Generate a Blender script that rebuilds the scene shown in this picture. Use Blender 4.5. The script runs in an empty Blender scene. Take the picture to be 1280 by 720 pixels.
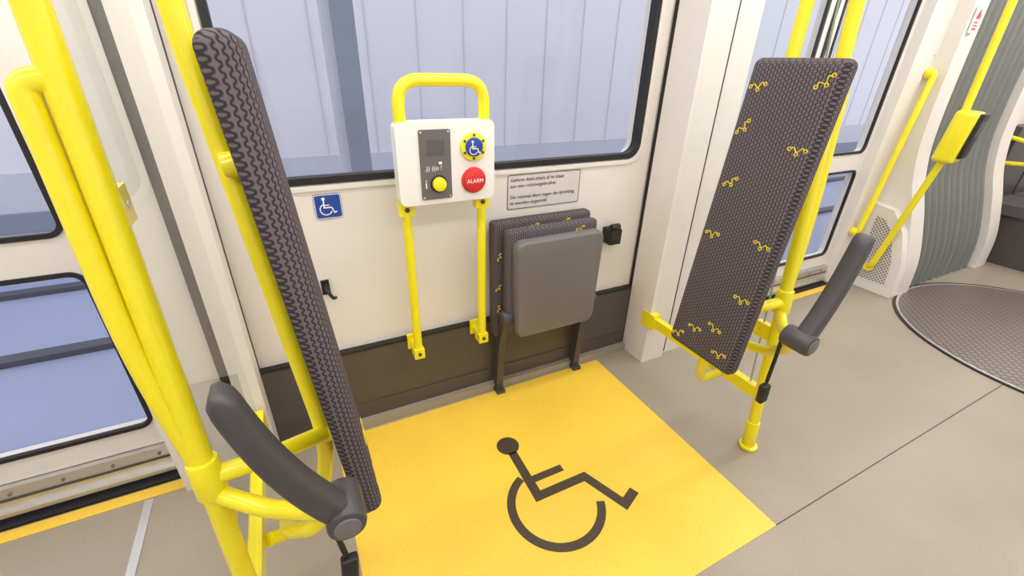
import bpy, bmesh, math
from mathutils import Vector, Matrix
sc = bpy.context.scene
sc.view_settings.view_transform = 'Standard'

# ------------------------------------------------------------ materials
def newmat(name):
    m = bpy.data.materials.new(name); m.use_nodes = True
    nt = m.node_tree; b = nt.nodes['Principled BSDF']
    return m, nt, b
def N(nt, t, **kw):
    n = nt.nodes.new(t)
    for k, v in kw.items(): setattr(n, k, v)
    return n
def c4(c): return (c[0], c[1], c[2], 1)
def simple(name, col, rough=.45, metal=0, noise=0.06, nscale=30, bump=0.0, bscale=200, coat=0):
    m, nt, b = newmat(name)
    tc = N(nt, 'ShaderNodeTexCoord')
    no = N(nt, 'ShaderNodeTexNoise'); no.inputs['Scale'].default_value = nscale
    no.inputs['Detail'].default_value = 4
    nt.links.new(tc.outputs['Object'], no.inputs['Vector'])
    mx = N(nt, 'ShaderNodeMix', data_type='RGBA')
    mx.inputs['A'].default_value = c4([x*(1-noise) for x in col])
    mx.inputs['B'].default_value = c4([min(1, x*(1+noise)) for x in col])
    nt.links.new(no.outputs['Fac'], mx.inputs['Factor'])
    nt.links.new(mx.outputs['Result'], b.inputs['Base Color'])
    b.inputs['Roughness'].default_value = rough
    b.inputs['Metallic'].default_value = metal
    b.inputs['Coat Weight'].default_value = coat
    if bump:
        n2 = N(nt, 'ShaderNodeTexNoise'); n2.inputs['Scale'].default_value = bscale
        nt.links.new(tc.outputs['Object'], n2.inputs['Vector'])
        bp = N(nt, 'ShaderNodeBump'); bp.inputs['Strength'].default_value = bump
        bp.inputs['Distance'].default_value = .002
        nt.links.new(n2.outputs['Fac'], bp.inputs['Height'])
        nt.links.new(bp.outputs['Normal'], b.inputs['Normal'])
    return m
def speckle(name, base, dark, light, rough=.4, scale=420, spec=.5):
    m, nt, b = newmat(name)
    tc = N(nt, 'ShaderNodeTexCoord')
    no = N(nt, 'ShaderNodeTexNoise'); no.inputs['Scale'].default_value = scale; no.inputs['Detail'].default_value = 2
    nt.links.new(tc.outputs['Object'], no.inputs['Vector'])
    rp = N(nt, 'ShaderNodeValToRGB')
    e = rp.color_ramp.elements
    e[0].position = .34; e[0].color = c4(dark)
    e[1].position = .42; e[1].color = c4(base)
    x = e.new(.60); x.color = c4(base)
    x = e.new(.68); x.color = c4(light)
    nt.links.new(no.outputs['Fac'], rp.inputs['Fac'])
    n2 = N(nt, 'ShaderNodeTexNoise'); n2.inputs['Scale'].default_value = 3; n2.inputs['Detail'].default_value = 5
    nt.links.new(tc.outputs['Object'], n2.inputs['Vector'])
    mp = N(nt, 'ShaderNodeMapRange'); mp.inputs['To Min'].default_value = .86; mp.inputs['To Max'].default_value = 1.1
    nt.links.new(n2.outputs['Fac'], mp.inputs['Value'])
    vm = N(nt, 'ShaderNodeVectorMath', operation='SCALE')
    nt.links.new(rp.outputs['Color'], vm.inputs[0]); nt.links.new(mp.outputs['Result'], vm.inputs['Scale'])
    nt.links.new(vm.outputs['Vector'], b.inputs['Base Color'])
    b.inputs['Roughness'].default_value = rough
    b.inputs['Specular IOR Level'].default_value = spec
    return m
def dotmat(name, base, dot, scale, rad, rough=.5, plane='XY', bump=0):
    m, nt, b = newmat(name)
    tc = N(nt, 'ShaderNodeTexCoord')
    s = {'XY': (scale, scale, 0), 'YZ': (0, scale, scale), 'XZ': (scale, 0, scale)}[plane]
    h = tuple(.5 if q else 0 for q in s)
    rot = N(nt, 'ShaderNodeMapping')
    ax = {'XY': 2, 'YZ': 0, 'XZ': 1}[plane]
    r = [0, 0, 0]; r[ax] = math.radians(45); rot.inputs['Rotation'].default_value = r
    nt.links.new(tc.outputs['Object'], rot.inputs['Vector'])
    v1 = N(nt, 'ShaderNodeVectorMath', operation='MULTIPLY'); v1.inputs[1].default_value = s
    v2 = N(nt, 'ShaderNodeVectorMath', operation='FRACTION')
    v3 = N(nt, 'ShaderNodeVectorMath', operation='SUBTRACT'); v3.inputs[1].default_value = h
    v4 = N(nt, 'ShaderNodeVectorMath', operation='LENGTH')
    nt.links.new(rot.outputs['Vector'], v1.inputs[0]); nt.links.new(v1.outputs[0], v2.inputs[0])
    nt.links.new(v2.outputs[0], v3.inputs[0]); nt.links.new(v3.outputs[0], v4.inputs[0])
    lt = N(nt, 'ShaderNodeMath', operation='LESS_THAN'); lt.inputs[1].default_value = rad
    nt.links.new(v4.outputs['Value'], lt.inputs[0])
    mx = N(nt, 'ShaderNodeMix', data_type='RGBA')
    mx.inputs['A'].default_value = c4(base); mx.inputs['B'].default_value = c4(dot)
    nt.links.new(lt.outputs[0], mx.inputs['Factor']); nt.links.new(mx.outputs['Result'], b.inputs['Base Color'])
    b.inputs['Roughness'].default_value = rough
    if bump:
        bp = N(nt, 'ShaderNodeBump'); bp.inputs['Strength'].default_value = bump; bp.inputs['Distance'].default_value = .002
        nt.links.new(lt.outputs[0], bp.inputs['Height']); nt.links.new(bp.outputs['Normal'], b.inputs['Normal'])
    return m
def fabricmat():
    m, nt, b = newmat('knit_fabric')
    tc = N(nt, 'ShaderNodeTexCoord'); sp = N(nt, 'ShaderNodeSeparateXYZ')
    nt.links.new(tc.outputs['Object'], sp.inputs[0])
    def M(op, a, bb=None):
        n = N(nt, 'ShaderNodeMath', operation=op)
        for i, q in enumerate((a, bb)):
            if q is None: continue
            if isinstance(q, (int, float)): n.inputs[i].default_value = q
            else: nt.links.new(q, n.inputs[i])
        return n.outputs[0]
    u = M('ADD', sp.outputs['X'], sp.outputs['Y'])
    w = M('SINE', M('MULTIPLY', sp.outputs['Z'], 2*math.pi/.0130))
    col = M('MULTIPLY', u, 1/.0100)
    # neighbouring wales mirror each other, giving a braided knit
    tri = M('SUBTRACT', M('MULTIPLY', M('ABSOLUTE', M('SUBTRACT', M('FRACT', M('MULTIPLY', col, .5)), .5)), 4.0), 1.0)
    p = M('ADD', col, M('MULTIPLY', M('MULTIPLY', w, tri), .34))
    f = M('ABSOLUTE', M('SUBTRACT', M('FRACT', p), .5))
    rp = N(nt, 'ShaderNodeValToRGB'); e = rp.color_ramp.elements
    e[0].position = .12; e[0].color = (.150, .126, .134, 1)
    e[1].position = .36; e[1].color = (.040, .035, .040, 1)
    nt.links.new(f, rp.inputs['Fac'])
    nt.links.new(rp.outputs['Color'], b.inputs['Base Color'])
    b.inputs['Roughness'].default_value = .95
    b.inputs['Specular IOR Level'].default_value = .15
    bp = N(nt, 'ShaderNodeBump'); bp.inputs['Strength'].default_value = .5; bp.inputs['Distance'].default_value = .0015; bp.invert = True
    nt.links.new(f, bp.inputs['Height']); nt.links.new(bp.outputs['Normal'], b.inputs['Normal'])
    return m
def glassmat(name, tint=(.95, .975, .965), k=.75):
    m, nt, b = newmat(name); nt.nodes.remove(b)
    out = nt.nodes['Material Output']
    t = N(nt, 'ShaderNodeBsdfTransparent'); t.inputs['Color'].default_value = c4(tint)
    g = N(nt, 'ShaderNodeBsdfGlossy'); g.inputs['Roughness'].default_value = .03
    lw = N(nt, 'ShaderNodeLayerWeight'); lw.inputs['Blend'].default_value = .5
    pw = N(nt, 'ShaderNodeMath', operation='POWER'); pw.inputs[1].default_value = 5
    ml = N(nt, 'ShaderNodeMath', operation='MULTIPLY_ADD'); ml.inputs[1].default_value = k; ml.inputs[2].default_value = .035
    nt.links.new(lw.outputs['Facing'], pw.inputs[0]); nt.links.new(pw.outputs[0], ml.inputs[0])
    mx = N(nt, 'ShaderNodeMixShader')
    nt.links.new(ml.outputs[0], mx.inputs[0]); nt.links.new(t.outputs[0], mx.inputs[1]); nt.links.new(g.outputs[0], mx.inputs[2])
    nt.links.new(mx.outputs[0], out.inputs['Surface'])
    return m
def emis(name, col, s):
    m, nt, b = newmat(name)
    b.inputs['Base Color'].default_value = c4(col)
    b.inputs['Emission Color'].default_value = c4(col); b.inputs['Emission Strength'].default_value = s
    return m

YEL = simple('yellow_enamel', (.88, .76, .010), .28, noise=.03, coat=.4)
WHT = simple('warm_white_panel', (.75, .715, .68), .38, noise=.03, nscale=8)
WHT2 = simple('white_plastic', (.82, .80, .77), .35, noise=.02)
DKP = simple('dark_kick_panel', (.078, .067, .062), .45, noise=.1, nscale=10)
BLK = simple('black_rubber', (.010, .010, .011), .5)
DG = simple('dark_grey_plastic', (.060, .056, .060), .42, bump=.25)
SEATG = simple('seat_shell_grey', (.150, .140, .137), .42, bump=.15)
METAL = simple('brushed_aluminium', (.62, .61, .60), .35, metal=.8, nscale=60)
FLR = speckle('speckled_lino', (.335, .285, .226), (.21, .175, .135), (.44, .38, .31), .38)
YFL = speckle('yellow_lino', (.90, .59, .055), (.69, .41, .028), (.97, .76, .17), .38)
SYM = simple('symbol_brown', (.060, .040, .022), .5)
FAB = fabricmat()
MOTIF = simple('motif_yellow', (.75, .58, .02), .8)
GLS = glassmat('clear_glass')
WGL = glassmat('window_glass', (.94, .945, .965))
EDGE = simple('glass_edge_green', (.30, .42, .34), .2)
CEIL = simple('ceiling_white', (.8, .79, .77), .5)
BLUE = simple('sign_blue', (.012, .055, .33), .4)
RED = simple('button_red', (.62, .015, .012), .3, coat=.5)
WHITE = simple('print_white', (.85, .85, .85), .5)
BLACKP = simple('print_black', (.02, .02, .02), .5)
SIGNP = simple('sign_paper', (.64, .60, .58), .4)
PLATEG = dotmat('intercom_plate', (.13, .12, .12), (.125, .115, .115), 100, .2, .35, 'XZ')
SPK = dotmat('speaker_holes', (.13, .12, .12), (.01, .01, .01), 160, .3, .4, 'XZ')
GRILLE = dotmat('perforated_panel', (.62, .60, .58), (.12, .12, .12), 60, .33, .4, 'YZ')
PLATE = dotmat('turntable_rubber', (.115, .092, .080), (.22, .18, .155), 30, .33, .42, 'XY', .5)
BELL = simple('bellows_rubber', (.185, .195, .185), .6, noise=.08)
HALLW = simple('depot_cladding', (.76, .765, .83), .6, noise=.07, nscale=.8)
HALLL = simple('cladding_joint', (.60, .61, .70), .6)
HALLP = simple('depot_column_paint', (.24, .27, .35), .6)
HALLF = simple('depot_floor', (.31, .36, .55), .35, noise=.08, nscale=2)
RAILM = simple('rail_dark', (.07, .075, .10), .5)
LAMP = emis('lamp_diffuser', (1, .965, .92), 15.8)

# ------------------------------------------------------------ geometry helpers
COL = sc.collection
def root(name, loc=(0, 0, 0)):
    e = bpy.data.objects.new(name, None); e.empty_display_size = .05
    COL.objects.link(e); return e
def finish(bm, name, mat, parent=None, bevel=0, segs=3, smooth=True, matrix=None, sharp=38):
    if bevel:
        ed = [e for e in bm.edges if len(e.link_faces) == 2 and e.calc_face_angle(0) > .6]
        bmesh.ops.bevel(bm, geom=ed, offset=bevel, segments=segs, profile=.5, affect='EDGES', clamp_overlap=True)
    bmesh.ops.recalc_face_normals(bm, faces=bm.faces[:])
    me = bpy.data.meshes.new(name); bm.to_mesh(me); bm.free()
    me.materials.append(mat)
    if smooth:
        for p in me.polygons: p.use_smooth = True
        me.set_sharp_from_angle(angle=math.radians(sharp))
    o = bpy.data.objects.new(name, me); COL.objects.link(o)
    if matrix is not None: o.matrix_world = matrix
    if parent: o.parent = parent
    return o
def box(name, lo, hi, mat, parent=None, bevel=0, segs=2):
    bm = bmesh.new()
    lo, hi = [min(a, b) for a, b in zip(lo, hi)], [max(a, b) for a, b in zip(lo, hi)]
    v = [bm.verts.new((x, y, z)) for x in (lo[0], hi[0]) for y in (lo[1], hi[1]) for z in (lo[2], hi[2])]
    for f in ((0, 1, 3, 2), (4, 6, 7, 5), (0, 4, 5, 1), (2, 3, 7, 6), (0, 2, 6, 4), (1, 5, 7, 3)):
        bm.faces.new([v[i] for i in f])
    return finish(bm, name, mat, parent, bevel, segs)
def quad(name, pts, mat, parent=None):
    bm = bmesh.new(); bm.faces.new([bm.verts.new(p) for p in pts])
    return finish(bm, name, mat, parent, smooth=False)
def slab(name, c, ax, az, size, mat, parent=None, bevel=0, segs=3):
    """box of given size about c, local x = ax, local z = az"""
    ax = Vector(ax).normalized(); az = Vector(az).normalized(); ay = az.cross(ax).normalized(); ax = ay.cross(az)
    M = Matrix(((ax.x, ay.x, az.x, c[0]), (ax.y, ay.y, az.y, c[1]), (ax.z, ay.z, az.z, c[2]), (0, 0, 0, 1)))
    bm = bmesh.new(); bmesh.ops.create_cube(bm, size=1)
    for v in bm.verts: v.co = Vector((v.co.x*size[0], v.co.y*size[1], v.co.z*size[2]))
    return finish(bm, name, mat, parent, bevel, segs, matrix=M)
def rr(x0, x1, z0, z1, r, n=7):
    out = []
    for cx, cz, a0 in ((x1-r, z1-r, 0), (x0+r, z1-r, 90), (x0+r, z0+r, 180), (x1-r, z0+r, 270)):
        for i in range(n+1):
            a = math.radians(a0+90*i/n); out.append((cx+r*math.cos(a), cz+r*math.sin(a)))
    return out
def ring(name, inner, outer, y0, y1, mat, parent=None, bevel=0, mapf=lambda u, v, h: (u, h, v)):
    bm = bmesh.new(); a = rr(*inner); b = rr(*outer); n = len(a)
    L = [[bm.verts.new(mapf(u, v, h)) for u, v in p] for p, h in ((a, y0), (b, y0), (b, y1), (a, y1))]
    for k in range(4):
        P, Q = L[k], L[(k+1) % 4]
        for i in range(n):
            j = (i+1) % n; bm.faces.new((P[i], P[j], Q[j], Q[i]))
    return finish(bm, name, mat, parent, bevel)
def prism(name, pts, h0, h1, mat, parent=None, bevel=0, segs=2, mapf=lambda u, v, h: (u, h, v)):
    bm = bmesh.new()
    A = [bm.verts.new(mapf(u, v, h0)) for u, v in pts]; B = [bm.verts.new(mapf(u, v, h1)) for u, v in pts]
    n = len(pts); bm.faces.new(A); bm.faces.new(B[::-1])
    for i in range(n):
        j = (i+1) % n; bm.faces.new((A[i], A[j], B[j], B[i]))
    return finish(bm, name, mat, parent, bevel, segs)
def fillet(pts, r, n=8):
    pts = [Vector(p) for p in pts]; out = [pts[0]]
    for i in range(1, len(pts)-1):
        p, a, b = pts[i], pts[i-1], pts[i+1]
        d1, d2 = (a-p), (b-p); q = min(r, d1.length*.49, d2.length*.49)
        s, e = p+d1.normalized()*q, p+d2.normalized()*q
        for k in range(n+1):
            t = k/n; out.append(s*(1-t)**2+p*2*t*(1-t)+e*t*t)
    out.append(pts[-1]); return out
def tube(name, pts, r, mat, parent=None, fr=.08, res=8):
    pp = fillet(pts, fr) if fr and len(pts) > 2 else [Vector(p) for p in pts]
    cu = bpy.data.curves.new(name, 'CURVE'); cu.dimensions = '3D'
    s = cu.splines.new('POLY'); s.points.add(len(pp)-1)
    for i, p in enumerate(pp): s.points[i].co = (*p, 1)
    cu.bevel_depth = r; cu.bevel_resolution = res; cu.use_fill_caps = True
    o = bpy.data.objects.new(name+'_c', cu); COL.objects.link(o)
    dg = bpy.context.evaluated_depsgraph_get()
    me = bpy.data.meshes.new_from_object(o.evaluated_get(dg)); bpy.data.objects.remove(o)
    me.name = name; me.materials.clear(); me.materials.append(mat)
    for p in me.polygons: p.use_smooth = True
    me.set_sharp_from_angle(angle=math.radians(50))
    ob = bpy.data.objects.new(name, me); COL.objects.link(ob)
    if parent: ob.parent = parent
    return ob
def cyl(name, p0, p1, r, mat, parent=None, bevel=.002, n=32, r2=None):
    p0, p1 = Vector(p0), Vector(p1); d = p1-p0
    bm = bmesh.new()
    bmesh.ops.create_cone(bm, cap_ends=True, segments=n, radius1=r, radius2=r if r2 is None else r2, depth=d.length)
    M = Matrix.Translation((p0+p1)/2) @ d.to_track_quat('Z', 'Y').to_matrix().to_4x4()
    bmesh.ops.transform(bm, matrix=M, verts=bm.verts[:])
    return finish(bm, name, mat, parent, bevel, 2)
def text(name, s, size, loc, mat, parent, rot=(math.pi/2, 0, 0), align='LEFT'):
    cu = bpy.data.curves.new(name, 'FONT'); cu.body = s; cu.size = size; cu.align_x = align; cu.extrude = .0003
    o = bpy.data.objects.new(name+'_c', cu); COL.objects.link(o)
    dg = bpy.context.evaluated_depsgraph_get()
    me = bpy.data.meshes.new_from_object(o.evaluated_get(dg)); bpy.data.objects.remove(o)
    me.materials.clear(); me.materials.append(mat)
    ob = bpy.data.objects.new(name, me); COL.objects.link(ob); ob.location = loc; ob.rotation_euler = rot
    ob.parent = parent; return ob
def wheelchair_icon(name, c, U, V, s, mat, parent):
    """flat access symbol, natural height about .55 m, scaled by s"""
    bm = bmesh.new(); c = Vector(c); U = Vector(U); V = Vector(V)
    def P(u, v): return bm.verts.new(c+U*u*s+V*v*s)
    def seg(a, b, w, e=0):
        a, b = Vector(a), Vector(b); d = (b-a).normalized(); n = Vector((-d.y, d.x))*w/2
        a = a-d*e; b = b+d*e
        bm.faces.new([P(*(a+n)), P(*(a-n)), P(*(b-n)), P(*(b+n))])
    bm.faces.new([P(-.063+.046*math.cos(t*math.pi/14), .228+.046*math.sin(t*math.pi/14)) for t in range(28)])
    w = .036
    # body + seat + leg + foot as one outline
    path = [Vector(q) for q in ((-.062, .19), (-.066, -.030), (.135, -.030), (.200, -.190), (.268, -.160))]
    Ls, Rs = [], []
    for i, p in enumerate(path):
        d1 = (p-path[i-1]).normalized() if i else (path[1]-p).normalized()
        d2 = (path[i+1]-p).normalized() if i < len(path)-1 else d1
        n1 = Vector((-d1.y, d1.x)); n2 = Vector((-d2.y, d2.x)); nn = (n1+n2).normalized(); k = w/2/max(.5, nn.dot(n1))
        Ls.append(p+nn*k); Rs.append(p-nn*k)
    vl = [P(*q) for q in Ls]; vr = [P(*q) for q in Rs]
    for i in range(len(path)-1): bm.faces.new((vl[i], vr[i], vr[i+1], vl[i+1]))
    seg((-.047, .042), (.080, .042), w*.85, 0)
    R, ww = .160, .0155; a0, a1 = 114, 338; prev = None
    for i in range(49):
        a = math.radians(a0+(a1-a0)*i/48)
        q = (P(-.023+(R+ww)*math.cos(a), -.083+(R+ww)*math.sin(a)), P(-.023+(R-ww)*math.cos(a), -.083+(R-ww)*math.sin(a)))
        if prev: bm.faces.new((prev[0], prev[1], q[1], q[0]))
        prev = q
    return finish(bm, name, mat, parent, smooth=False)
def motif_mesh(name, spots, mk, mat, parent, size=.027):
    """little woven squiggles: wave with ring ends, lying on a surface; mk(u,v)->3d"""
    cu = bpy.data.curves.new(name, 'CURVE'); cu.dimensions = '3D'; cu.bevel_depth = .0016; cu.bevel_resolution = 1
    for (u, v, rot) in spots:
        ca, sa = math.cos(rot), math.sin(rot)
        def T(x, y): return mk(u+size*(x*ca-y*sa), v+size*(x*sa+y*ca))
        lines = [[(-.78+1.56*i/28, -.26*math.cos((-.78+1.56*i/28)*math.pi*1.9)+.04) for i in range(29)]]
        for cx, cy in ((-.96, .06), (.96, .06), (0, -.42)):
            lines.append([(cx+.19*math.cos(i*math.pi/6), cy+.19*math.sin(i*math.pi/6)) for i in range(13)])
        for l in lines:
            s = cu.splines.new('POLY'); s.points.add(len(l)-1)
            for i, (x, y) in enumerate(l): s.points[i].co = (*T(x, y), 1)
    o = bpy.data.objects.new(name+'_c', cu); COL.objects.link(o)
    dg = bpy.context.evaluated_depsgraph_get()
    me = bpy.data.meshes.new_from_object(o.evaluated_get(dg)); bpy.data.objects.remove(o)
    me.materials.clear(); me.materials.append(mat)
    ob = bpy.data.objects.new(name, me); COL.objects.link(ob); ob.parent = parent
    return ob

# ------------------------------------------------------------ room shell
WY = 1.55; FY = -.70; CZ = 2.25; XL, XR = -2.6, 6.9
box('floor', (XL, FY, -.10), (XR, 1.60, 0), FLR)
box('ceiling', (XL, FY-.1, CZ), (XR, 1.75, CZ+.08), CEIL)
w = root('wall_window_side')
box('upper_panel_fill', (-.224, WY, 2.02), (1.477, WY+.08, CZ), WHT, w)
ring('panel_with_window_opening', (-.126, 1.404, 1.035, 1.95, .06), (-.224, 1.477, .37, 2.02, .001), WY, WY+.08, WHT, w)
ring('raised_window_surround', (-.134, 1.412, 1.027, 1.958, .068), (-.150, 1.430, 1.009, 1.975, .08), WY-.007, WY+.002, WHT, w, .003)
box('kick_panel', (-.224, WY-.022, .035), (1.477, WY+.08, .378), DKP, w, .004)
box('kick_groove', (-.224, WY-.026, .372), (1.477, WY, .384), BLK, w, .002)
box('kick_rib', (-.224, WY-.028, .10), (1.477, WY-.02, .112), DKP, w, .003)
box('floor_cove', (-.224, WY-.05, 0), (1.477, WY, .036), FLR, w, .006)
g = root('window_1')
ring('gasket', (-.108, 1.386, 1.053, 1.932, .05), (-.130, 1.408, 1.031, 1.954, .062), WY-.008, WY+.03, BLK, g, .003)
def pane(name, x0, x1, z0, z1, y, p):
    return quad(name, [(x0, y, z0), (x1, y, z0), (x1, y, z1), (x0, y, z1)], WGL, p)
pane('pane', -.13, 1.41, 1.03, 1.955, WY+.02, g)
def pillar(name, mx):
    p = root(name)
    X = (lambda x: x) if not mx else (lambda x: 1.26-x)
    d = 1.37 if mx else 1.44
    gx = -.37 if mx else -.300
    box('column_face', (X(-.225), d, 0), (X(gx), 1.66, CZ), WHT, p, .018 if mx else .010, 4)
    box('gasket', (X(gx+.004), d+(.010 if mx else .002), .02), (X(gx-(.020 if mx else .026)), 1.66, CZ), BLK, p, .003)
    box('door_reveal', (X(gx-(.018 if mx else .024)), d+.020, 0), (X(-.535), 1.70, CZ), WHT, p, .008, 3)
    if not mx:
        box('reveal_step', (-.42, d+.012, 0), (-.50, d+.03, CZ), WHT, p, .006)
    box('edge_bead', (X(-.224), 1.53, .035), (X(-.236), 1.55, CZ), BLK, p)
    return p
pillar('trim_1', False); pillar('trim_2', True)
def door(name, x0, x1):
    d = root(name); m = (x0+x1)/2
    for i, (a, b) in enumerate(((x0, m-.008), (m+.008, x1))):
        ring('leaf_%d_frame' % i, (a+.055, b-.055, .225, .82, .04), (a, b, .135, .875, .001), 1.60, 1.645, WHT, d, .004)
        ring('leaf_%d_upper_frame' % i, (a+.055, b-.055, .935, 1.95, .04), (a, b, .875, 2.05, .001), 1.60, 1.645, WHT, d, .004)
        ring('leaf_%d_gasket_low' % i, (a+.064, b-.064, .234, .811, .032), (a+.05, b-.05, .22, .825, .045), 1.594, 1.61, BLK, d)
        ring('leaf_%d_gasket_up' % i, (a+.064, b-.064, .944, 1.941, .032), (a+.05, b-.05, .93, 1.955, .045), 1.594, 1.61, BLK, d)
        pane('leaf_%d_glass_low' % i, a+.05, b-.05, .22, .825, 1.62, d)
        pane('leaf_%d_glass_up' % i, a+.05, b-.05, .93, 1.955, 1.62, d)
    box('centre_seal', (m-.010, 1.59, .10), (m+.010, 1.65, 2.05), BLK, d, .003)
    box('threshold_gap', (x0, 1.535, -.02), (x1, 1.60, .012), BLK, d, .002)
    box('threshold_riser', (x0, 1.578, .03), (x1, 1.66, .132), METAL, d, .004)
    box('threshold_ledge', (x0, 1.560, .028), (x1, 1.585, .044), METAL, d, .003)
    box('threshold_slot', (x0, 1.574, .082), (x1, 1.58, .090), DG, d)
    box('header', (x0, 1.50, 2.05), (x1, 1.70, CZ), WHT, d, .01)
    for k in range(12):
        xx = x0+.07+k*(x1-x0-.14)/11
        cyl('threshold_screw', (xx, 1.572, .108), (xx, 1.58, .108), .005, SEATG, d, .001)
    return d
door('door_1', -2.135, -.535); door('door_2', 1.795, 3.395)
w = root('wall_door_end'); box('panel', (XL, 1.50, 0), (-2.135, 1.6, CZ), WHT, w)
w = root('wall_vehicle_end_a'); box('panel', (XL-.1, FY, 0), (XL, 1.6, CZ), WHT, w)
w = root('wall_vehicle_end_b'); box('panel', (XR, FY, 0), (XR+.1, 1.6, CZ), WHT, w)
w = root('wall_opposite')
ring('panel_with_opening_a', (-.1, 1.4, 1.03, 1.95, .06), (XL, 1.9, 0, CZ, .001), FY-.08, FY, WHT, w)
ring('panel_with_opening_b', (2.1, 3.6, 1.03, 1.95, .06), (1.9, XR, 0, CZ, .001), FY-.08, FY, WHT, w)
g = root('window_2'); pane('pane_a', -.12, 1.42, 1.01, 1.97, FY-.05, g); pane('pane_b', 2.08, 3.62, 1.01, 1.97, FY-.05, g)

# ------------------------------------------------------------ floor details
t = root('trim_3')
box('yellow_edge_strip', (-2.13, 1.482, 0), (-.40, 1.528, .003), YFL, t)
box('yellow_edge_strip_b', (1.80, 1.482, 0), (3.39, 1.528, .003), YFL, t)
box('joint_strip', (-.660, FY, 0), (-.634, 1.475, .003), METAL, t)
box('floor_seam', (1.281, .448, 0), (3.12, .452, .0012), DG, t)
fm = root('wheelchair_floor_marking')
box('yellow_field', (-.024, .449, 0), (1.281, 1.487, .002), YFL, fm)
wheelchair_icon('access_symbol', (.66, .93, .0026), (1, 0, 0), (0, 1, 0), 1.0, SYM, fm)
tt = root('gangway_turntable'); cx, cy, R = 3.89, .42, .83
cyl('plate', (cx, cy, -.01), (cx, cy, .005), R, PLATE, tt, .001, 96)
def annulus(name, r0, r1, z0, z1, mat, parent):
    bm = bmesh.new(); n = 96; L = []
    for r, z in ((r0, z0), (r1, z0), (r1, z1), (r0, z1)):
        L.append([bm.verts.new((cx+r*math.cos(2*math.pi*i/n), cy+r*math.sin(2*math.pi*i/n), z)) for i in range(n)])
    for k in range(4):
        for i in range(n):
            j = (i+1) % n; bm.faces.new((L[k][i], L[k][j], L[(k+1) % 4][j], L[(k+1) % 4][i]))
    return finish(bm, name, mat, parent)
annulus('rubber_rim', R-.008, R+.008, 0, .008, BLK, tt)
annulus('metal_rim', R-.022, R-.008, 0, .0075, METAL, tt)

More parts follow.
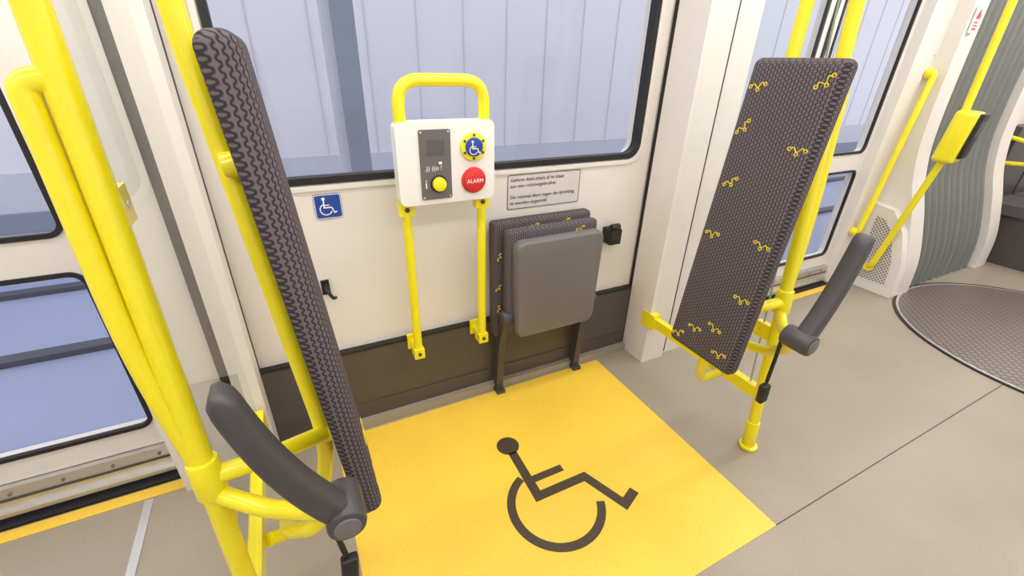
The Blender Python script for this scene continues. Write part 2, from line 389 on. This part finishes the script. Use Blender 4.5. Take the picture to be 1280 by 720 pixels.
# ------------------------------------------------------------ partition + backrest units
def unit(mx):
    X = (lambda x: x) if not mx else (lambda x: 1.26-x)
    s = -1 if mx else 1
    def P(x, y, z): return (X(x), y, z)
    gp = root('glass_partition')
    px = -.252 if not mx else -.242
    def A(z, dx=0): return P(px+dx, .735+.088*z, z)
    tube('front_post', [A(.0), A(CZ)], .0205, YEL, gp, 0)
    cyl('post_foot', A(0), A(.13), .025, YEL, gp, .003)
    cyl('post_flange', P(px, .735, 0), P(px, .735, .014), .036, YEL, gp, .004)
    box('bottom_rail', P(px-.016, .75, .235), P(px+.016, 1.40, .285), YEL, gp, .006)
    box('rail_bracket', P(px-.022, 1.34, .22), P(px+.022, 1.42, .30), YEL, gp, .008)
    gx = px+.002
    quad('pane', [P(gx, .81, .28), P(gx, 1.42, .28), P(gx, 1.42, CZ-.03), P(gx, .79+.088*CZ, CZ-.03)], GLS, gp)
    slab('pane_edge', [(a+b)/2 for a, b in zip(P(gx, .805, .28), P(gx, .785+.088*CZ, CZ-.03))], (1, 0, 0), (0, .088, 1), (.007, .003, CZ-.31), EDGE, gp)
    for z in (.52, 1.18, 1.8):
        y0 = A(z)[1]
        box('glass_clamp', P(px-.012, y0, z-.03), P(px+.012, y0+.075, z+.03), YEL, gp, .006)
        cyl('clamp_screw', P(px+.011, y0+.055, z), P(px+.014, y0+.055, z), .006, METAL, gp, .001)
    # door-side grab rail running along the post
    tube('door_side_grab', [A(1.365, -.005), A(1.36, -.040), A(.95, -.038), A(.66, -.002)], .0175, YEL, gp, .12)
    # backrest
    br = root('padded_backrest')
    B0, B1 = Vector(P(.056 if not mx else .075, .852, .476)), Vector(P(-.025, .852, 1.43))
    az = (B1-B0).normalized(); ax = Vector((s*az.z, 0, -s*az.x)); L = (B1-B0).length
    c = (B0+B1)/2-ax*.0275
    slab('cushion', c, ax, az, (.055, .275, L), FAB, br, .022, 6)
    W = Vector((0, 1, 0))
    spots = []
    for (u, v, r) in ((.16, .08, .2), (.82, .24, .0), (.2, .37, .6), (.82, .53, -.15), (.18, .55, .1), (.82, .72, 0),
                      (.36, .90, .1), (.62, .86, -.2), (.14, .955, .5), (.79, .94, .2), (.84, .06, .7), (.14, .2, .9)):
        spots.append(((.5-u)*.275, (.5-v)*L, r*s))
    if not mx: spots = [q for q in spots if q[1] < -.25*L]
    cf = (B0+B1)/2+ax*.0003
    motif_mesh('woven_motifs', spots, lambda u, v: cf+W*u+az*v, MOTIF, br, .024)
    back = [P(-.225, .93, .255), P(-.17, .975, .20), P(-.09, .93, .30), P(-.035, .895, .56), P(-.098, .915, 1.30), P(-.112, .93, 1.45), P(-.115, .935, CZ)]
    tube('support_tube', back, .0185, YEL, br, .10)
    for f in (.13, .80):
        p = B0.lerp(B1, f)-ax*.055; q = p-ax*.035; p = Vector((p.x, .89, p.z)); q = Vector((q.x, .89, q.z))
        cyl('cushion_mount', p+ax*.01, q, .021, YEL, br, .004)
    za = .66
    tube('cross_tube_upper', [A(za), P(-.16, .80, .655), P(-.04, .885, .60)], .019, YEL, br, .05)
    cyl('post_collar', A(za-.045), A(za+.045), .028, YEL, br, .006)
    tube('cross_tube_lower', [P(-.10, .875, .50), P(-.15, .74, .50), P(-.08, .64, .60), P(-.035, .64, .655)], .0175, YEL, br, .06)
    tube('cross_tube_tie', [A(.62), P(-.16, .72, .60), P(-.06, .625, .655)], .018, YEL, br, .05)
    # folded-up armrest: lofted outline, soft edges
    p0 = Vector((-.021, .676)); p2 = Vector((-.143, .998)); pc = Vector((-.108, .800))
    def outline_(ins):
        up, lo = [], []; n = 24
        for i in range(n+1):
            t = i/n; tt_ = t*(1-ins*2.2)
            p = p0*(1-tt_)**2+pc*2*tt_*(1-tt_)+p2*tt_*tt_
            d = ((pc-p0)*(1-tt_)+(p2-pc)*tt_).normalized(); nn = Vector((-d.y, d.x))
            wv = .025-.006*t-ins
            if t > .92: wv *= math.sqrt(max(.08, 1-((t-.92)/.083)**2))
            up.append(p+nn*wv); lo.append(p-nn*wv)
        return [(X(q.x), q.y) for q in up+lo[::-1]]
    bm = bmesh.new(); lay = []
    y0, y1 = .563, .613
    for ins, yy in ((.011, y0), (.0055, y0+.002), (.002, y0+.006), (0, y0+.012), (0, y1-.012), (.002, y1-.006), (.0055, y1-.002), (.011, y1)):
        lay.append([bm.verts.new((u, yy, v)) for u, v in outline_(ins)])
    for k in range(len(lay)-1):
        m_ = len(lay[0])
        for i in range(m_):
            j = (i+1) % m_; bm.faces.new((lay[k][i], lay[k][j], lay[k+1][j], lay[k+1][i]))
    bm.faces.new(lay[0]); bm.faces.new(lay[-1])
    finish(bm, 'armrest', DG, br, sharp=60)
    cyl('armrest_hub', P(-.021, .552, .676), P(-.021, .64, .676), .034, DG, br, .009)
    cyl('armrest_hub_cap', P(-.021, .549, .676), P(-.021, .556, .676), .023, SEATG, br, .002)
    tube('buckle_strap', [P(-.055, .66, .64), P(-.05, .655, .56), P(-.04, .65, .47)], .006, BLK, br, .02)
    slab('buckle', P(-.038, .648, .425), (1, 0, 0), (.1*s, 0, 1), (.035, .024, .075), BLK, br, .006)
    cyl('buckle_knob', P(-.055, .65, .625), P(-.055, .65, .66), .014, BLK, br, .004)
unit(False); unit(True)

# ------------------------------------------------------------ intercom console with yellow loop
c = root('emergency_intercom_panel'); yf = 1.40
prism('housing', rr(.308, .638, .968, 1.228, .022), yf, yf+.055, WHT2, c, .008, 3)
tube('grab_loop', [(.333, yf+.03, 1.20), (.333, yf+.03, 1.343), (.613, yf+.03, 1.343), (.613, yf+.03, 1.20)], .019, YEL, c, .139, 12)
for x in (.333, .607):
    tube('leg', [(x, yf+.045, 1.0), (x, yf+.045, .40), (x, yf+.05, .365), (x, WY-.015, .365)], .0165, YEL, c, .03)
    box('leg_top_bracket', (x-.026, yf+.03, .925), (x+.026, yf+.065, .972), YEL, c, .008)
    box('leg_wall_bracket', (x-.024, WY-.034, .335), (x+.024, WY-.02, .40), YEL, c, .006)
    box('leg_foot', (x-.020, yf+.025, .340), (x+.020, yf+.075, .382), YEL, c, .010)
    cyl('bracket_screw', (x, yf+.024, .948), (x, yf+.031, .948), .008, DG, c, .001)
    cyl('bracket_screw_low', (x, yf+.019, .362), (x, yf+.026, .362), .007, DG, c, .001)
prism('speaker_plate', rr(.379, .482, .985, 1.205, .006), yf-.004, yf+.002, PLATEG, c, .001)
prism('speaker_holes', rr(.402, .462, 1.125, 1.175, .004), yf-.0045, yf-.003, SPK, c)
for xx, zz in ((.386, .992), (.475, .992), (.386, 1.198), (.475, 1.198)):
    cyl('plate_screw', (xx, yf-.006, zz), (xx, yf-.003, zz), .0035, METAL, c, 0)
box('status_lamp', (.44, yf-.006, 1.098), (.450, yf-.003, 1.106), WHITE, c)
text('pictogram', '.)) ((o !', .020, (.392, yf-.0045, 1.080), WHITE, c)
text('info_letter', 'i', .042, (.390, yf-.0045, 1.022), WHITE, c)
cyl('info_button_ring', (.437, yf-.006, 1.035), (.437, yf, 1.035), .029, BLK, c)
cyl('info_button', (.437, yf-.020, 1.035), (.437, yf, 1.035), .023, YEL, c, .004)
cyl('access_button_ring', (.560, yf-.010, 1.147), (.560, yf, 1.147), .045, YEL, c, .003)
for k in range(6):
    a = k*math.pi/3+.5
    cyl('ring_notch', (.560+.037*math.cos(a), yf-.0115, 1.147+.037*math.sin(a)), (.560+.037*math.cos(a), yf-.009, 1.147+.037*math.sin(a)), .0045, DG, c, 0)
cyl('access_button', (.560, yf-.018, 1.147), (.560, yf, 1.147), .030, BLUE, c, .003)
wheelchair_icon('access_button_symbol', (.558, yf-.0188, 1.145), (1, 0, 0), (0, 0, 1), .085, WHITE, c)
cyl('alarm_button_ring', (.560, yf-.008, 1.037), (.560, yf, 1.037), .044, RED, c, .003)
cyl('alarm_button', (.560, yf-.018, 1.037), (.560, yf, 1.037), .037, RED, c, .004)
text('alarm_text', 'ALARM', .0185, (.560, yf-.0186, 1.031), WHITE, c, align='CENTER')

# ------------------------------------------------------------ wall signs and fittings
s = root('wheelchair_sign')
prism('blue_plate', rr(.055, .142, .912, .996, .008), WY-.003, WY, BLUE, s)
ring('white_border', (.0585, .1385, .9155, .9925, .006), (.0565, .1405, .9135, .9945, .007), WY-.0036, WY-.003, WHITE, s)
wheelchair_icon('symbol', (.093, WY-.0037, .954), (1, 0, 0), (0, 0, 1), .115, WHITE, s)
s = root('notice_sign')
prism('plate', rr(.762, 1.108, .862, 1.004, .010), WY-.002, WY, SIGNP, s)
ring('border', (.766, 1.104, .866, 1.0, .008), (.7635, 1.1065, .8635, 1.0025, .010), WY-.0026, WY-.002, BLACKP, s)
for i, l in enumerate(('Gelieve deze plaats af te staan', 'aan een rolstoelgebruiker', '', 'De rolstoel dient tegen de rijrichting', 'te worden opgesteld')):
    if l: text('line_%d' % i, l, .0205, (.776, WY-.0027, .976-.0245*i+(.004 if i > 2 else 0)), BLACKP, s)
h = root('coat_hook')
box('plate', (.030, WY-.008, .635), (.058, WY, .69), BLK, h, .004)
tube('hook', [(.046, WY-.006, .675), (.046, WY-.045, .665), (.062, WY-.05, .635), (.070, WY-.03, .628)], .006, BLK, h, .015)
h = root('belt_retractor')
box('body', (1.265, WY-.065, .655), (1.325, WY, .725), BLK, h, .014, 4)
cyl('slot_drum', (1.270, WY-.05, .735), (1.318, WY-.05, .735), .016, BLK, h, .004)
box('slot', (1.275, WY-.067, .685), (1.312, WY-.06, .69), DG, h, .001)

# ------------------------------------------------------------ folding seat
f = root('folding_seat')
slab('backrest_cushion', (.905, 1.500, .580), (0, -1, 0), (0, .03, 1), (.055, .465, .52), FAB, f, .016, 4)
slab('seat_cushion', (.918, 1.437, .59), (0, -1, 0), (0, .03, 1), (.05, .425, .46), FAB, f, .016, 4)
outline = rr(.726, 1.137, .350, .785, .035)
bm = bmesh.new()
lay = []
for sc_, yy in ((1.0, 1.415), (1.0, 1.385), (.965, 1.372), (.80, 1.365)):
    lay.append([bm.verts.new((.9315+(u-.9315)*sc_*(1-.06*max(0, (.55-v)/.2)), yy, .568+(v-.568)*sc_)) for u, v in outline])
for k in range(3):
    n = len(outline)
    for i in range(n):
        j = (i+1) % n; bm.faces.new((lay[k][i], lay[k][j], lay[k+1][j], lay[k+1][i]))
bm.faces.new(lay[0]); bm.faces.new(lay[-1])
finish(bm, 'seat_shell', SEATG, f)
motif_mesh('seat_motifs', [(.85, .842, .2), (1.0, .842, .4)], lambda u, v: (u, 1.4705, v-.03), MOTIF, f, .019)
motif_mesh('edge_motifs', [(.695, .70, 1.2), (.693, .56, .8), (.695, .46, 1.4)], lambda u, v: (u, 1.4685, v), MOTIF, f, .015)
motif_mesh('top_motifs', [(1.04, .792, .3)], lambda u, v: (u, 1.4185, v), MOTIF, f, .019)
for x in (.708, 1.137):
    prism('side_leg', [(1.535, .34), (1.42, .47), (1.40, .44), (1.455, .28), (1.475, .012), (1.51, .012), (1.505, .26)], x-.016, x+.016, DG, f, .006, 2,
          mapf=lambda u, v, h: (h, u, v))
    cyl('pivot', (x-.022, 1.425, .44), (x+.022, 1.425, .44), .030, DG, f, .006)
    box('foot', (x-.02, 1.455, 0), (x+.02, 1.515, .02), DG, f, .004)
tube('cross_bar', [(.708, 1.44, .40), (1.137, 1.44, .40)], .012, DG, f, 0)
box('wall_mount', (.69, 1.515, .34), (1.15, 1.549, .80), DG, f, .006)

# ------------------------------------------------------------ right-hand end: portal, bellows, poles
def sweepY(name, xs, profile, mat, parent, wave=None):
    bm = bmesh.new(); rows = []
    for x in xs:
        off = wave(x) if wave else 0
        rows.append([bm.verts.new((x, y+off, z)) for y, z in profile])
    for a, b in zip(rows[:-1], rows[1:]):
        for i in range(len(profile)-1): bm.faces.new((a[i], a[i+1], b[i+1], b[i]))
    r2 = [[bm.verts.new((rows[k][i].co.x, 1.66, rows[k][i].co.z)) for i in (0, len(profile)-1)] for k in (0, len(rows)-1)]
    bm.faces.new(rows[0]+[r2[0][1], r2[0][0]]); bm.faces.new(rows[-1][::-1]+[r2[1][0], r2[1][1]])
    return finish(bm, name, mat, parent)
def smoothprof(p, n=6):
    out = []
    q = [p[0]]+p+[p[-1]]
    for i in range(1, len(q)-2):
        for k in range(n):
            t = k/n
            f_ = lambda a, b, c, d: .5*((2*b)+(-a+c)*t+(2*a-5*b+4*c-d)*t*t+(-a+3*b-3*c+d)*t**3)
            out.append((f_(q[i-1][0], q[i][0], q[i+1][0], q[i+2][0]), f_(q[i-1][1], q[i][1], q[i+1][1], q[i+2][1])))
    out.append(p[-1]); return out
prof = smoothprof([(1.215, .002), (1.235, .25), (1.31, .52), (1.41, .82), (1.455, 1.2), (1.475, CZ-.002)])
w = root('wall_gangway_portal')
sweepY('portal_moulding', [3.635, 3.66, 3.79, 3.80], prof, WHT, w)
box('portal_wall', (3.397, 1.545, 0), (3.64, 1.68, CZ-.002), WHT, w, .006)
prism('cover_box', [(1.215, .002), (1.55, .002), (1.55, .60), (1.40, .58), (1.30, .45), (1.235, .25)], 3.565, 3.64, WHT, w, .012, 3, mapf=lambda u, v, h: (h, u, v))
prism('perforated_cover', [(1.275, .08), (1.48, .08), (1.48, .52), (1.42, .51), (1.35, .42), (1.290, .24)], 3.561, 3.567, GRILLE, w, .001, mapf=lambda u, v, h: (h, u, v))
ring('handle_recess', (3.55, 3.625, 1.32, 1.50, .036), (3.54, 3.634, 1.31, 1.51, .045), 1.541, 1.548, WHT2, w, .002)
b = root('gangway_bellows')
xs = [3.805+i*.0085 for i in range(int(1.0/.0085)+1)]
sweepY('folds', xs, [(y+.060, z+.004 if z < 1 else z-.004) for y, z in prof], BELL, b, wave=lambda x: .034*math.cos((x-3.805)*2*math.pi/.090))
w = root('wall_far_section')
sweepY('portal_moulding', [4.82, 5.00], prof, WHT, w)
box('panel', (5.005, 1.54, 0), (XR, 1.68, CZ-.002), WHT, w)
ps = root('passenger_seat')
box('pedestal', (5.12, .98, 0), (6.10, 1.50, .40), DKP, ps, .02)
box('seat_pad', (5.08, .93, .40), (5.58, 1.52, .48), FAB, ps, .02, 3)
box('seat_pad_b', (5.62, .93, .40), (6.12, 1.52, .48), FAB, ps, .02, 3)
box('back_pad', (5.08, 1.43, .47), (5.58, 1.535, 1.05), DG, ps, .03, 3)
box('back_pad_b', (5.62, 1.43, .47), (6.12, 1.535, 1.05), DG, ps, .03, 3)
tube('seat_handle', [(5.07, 1.46, .78), (5.05, 1.25, .80), (5.05, 1.25, .93), (5.07, 1.46, .97)], .016, YEL, ps, .05)
gp = root('grab_pole')
tube('rail', [(3.585, 1.548, 1.40), (3.588, 1.500, 1.40), (3.452, 1.500, .41), (3.450, 1.547, .40)], .0185, YEL, gp, .03)
cyl('end_a', (3.587, 1.50, 1.395), (3.587, 1.545, 1.395), .030, YEL, gp, .008)
cyl('end_b', (3.451, 1.50, .405), (3.451, 1.545, .405), .030, YEL, gp, .008)
# the validator sits between the upper and lower halves of its own pole
tv = root('ticket_validator')
slab('case', (3.50, 1.228, 1.075), (1, .12, 0), (0, -.08, 1), (.135, .11, .285), YEL, tv, .022, 4)
slab('reader_face', (3.507, 1.165, 1.085), (1, .12, 0), (0, -.08, 1), (.113, .024, .245), BLK, tv, .009, 3)
slab('screen', (3.507, 1.151, 1.125), (1, .12, 0), (0, -.08, 1), (.08, .004, .09), DG, tv, .001, 1)
tube('mounting_pole_upper', [(3.50, 1.275, CZ), (3.50, 1.248, 1.19)], .0195, YEL, tv, 0)
tube('mounting_pole_lower', [(3.50, 1.246, 1.00), (3.50, 1.246, .95), (3.52, 1.375, .20), (3.555, 1.41, .17)], .0195, YEL, tv, .04)
cyl('pole_foot', (3.530, 1.395, .175), (3.560, 1.40, .175), .030, YEL, tv, .004)
sg = root('warning_label')
yl = 1.452
box('plate', (3.665, yl-.001, 1.61), (3.725, yl+.010, 1.74), WHITE, sg)
prism('triangle', [(3.671, 1.682), (3.719, 1.682), (3.695, 1.730)], yl-.004, yl, RED, sg)
for k in range(3): box('text_line', (3.673, yl-.004, 1.660-.016*k), (3.718, yl, 1.667-.016*k), RED, sg)

# ------------------------------------------------------------ depot outside
box('ground_depot', (-9, 1.70, -.45), (14, 5.6, -.35), HALLF)
w = root('wall_depot')
box('cladding', (-9, 5.5, -.35), (14, 5.6, 4.2), HALLW, w)
bm = bmesh.new()
x = -8.9
while x < 13.9:
    r = bmesh.ops.create_cube(bm, size=1)
    for v in r['verts']: v.co = Vector((x+(v.co.x+.5)*.010, 5.495+v.co.y*.012, -.3+(v.co.z+.5)*4.5))
    x += .55
finish(bm, 'cladding_joints', HALLL, w, smooth=False)
box('plinth', (-9, 5.44, -.35), (14, 5.5, .05), HALLP, w)
box('dado_band', (-9, 5.485, .05), (14, 5.5, .40), HALLL, w)
sp_ = root('depot_column'); box('shaft', (.50, 4.0, -.35), (.66, 4.2, 4.2), HALLP, sp_, .01); box('flange', (.42, 4.08, -.35), (.50, 4.12, 4.2), HALLL, sp_)
rl = root('depot_rail')
for y in (3.3, 4.4):
    box('rail', (-9, y, -.35), (14, y+.10, -.31), RAILM, rl)

# ------------------------------------------------------------ light
for i, y in enumerate((-.15, 1.0)):
    l = root('ceiling_light')
    box('diffuser', (-2.3, y-.07, CZ-.03), (6.5, y+.07, CZ-.001), LAMP, l)
    box('trim', (-2.35, y-.10, CZ-.012), (6.55, y+.10, CZ), CEIL, l)
wd = bpy.data.worlds.new('depot_sky'); sc.world = wd; wd.use_nodes = True
wd.node_tree.nodes['Background'].inputs['Color'].default_value = (.96, .965, 1, 1)
wd.node_tree.nodes['Background'].inputs['Strength'].default_value = 1.35

# ------------------------------------------------------------ camera
cam = bpy.data.cameras.new('camera'); co = bpy.data.objects.new('camera', cam); COL.objects.link(co)
r_ = Vector((.8947, -.4457, .0250)); f_ = Vector((.4067, .7907, -.4584))
f_.normalize(); r_ = (r_-f_*r_.dot(f_)).normalized(); u_ = r_.cross(f_).normalized()
co.matrix_world = Matrix(((r_.x, u_.x, -f_.x, 0), (r_.y, u_.y, -f_.y, 0), (r_.z, u_.z, -f_.z, 1.4), (0, 0, 0, 1)))
cam.sensor_width = 36; cam.lens = 550/1280*36; cam.clip_start = .02
sc.camera = co
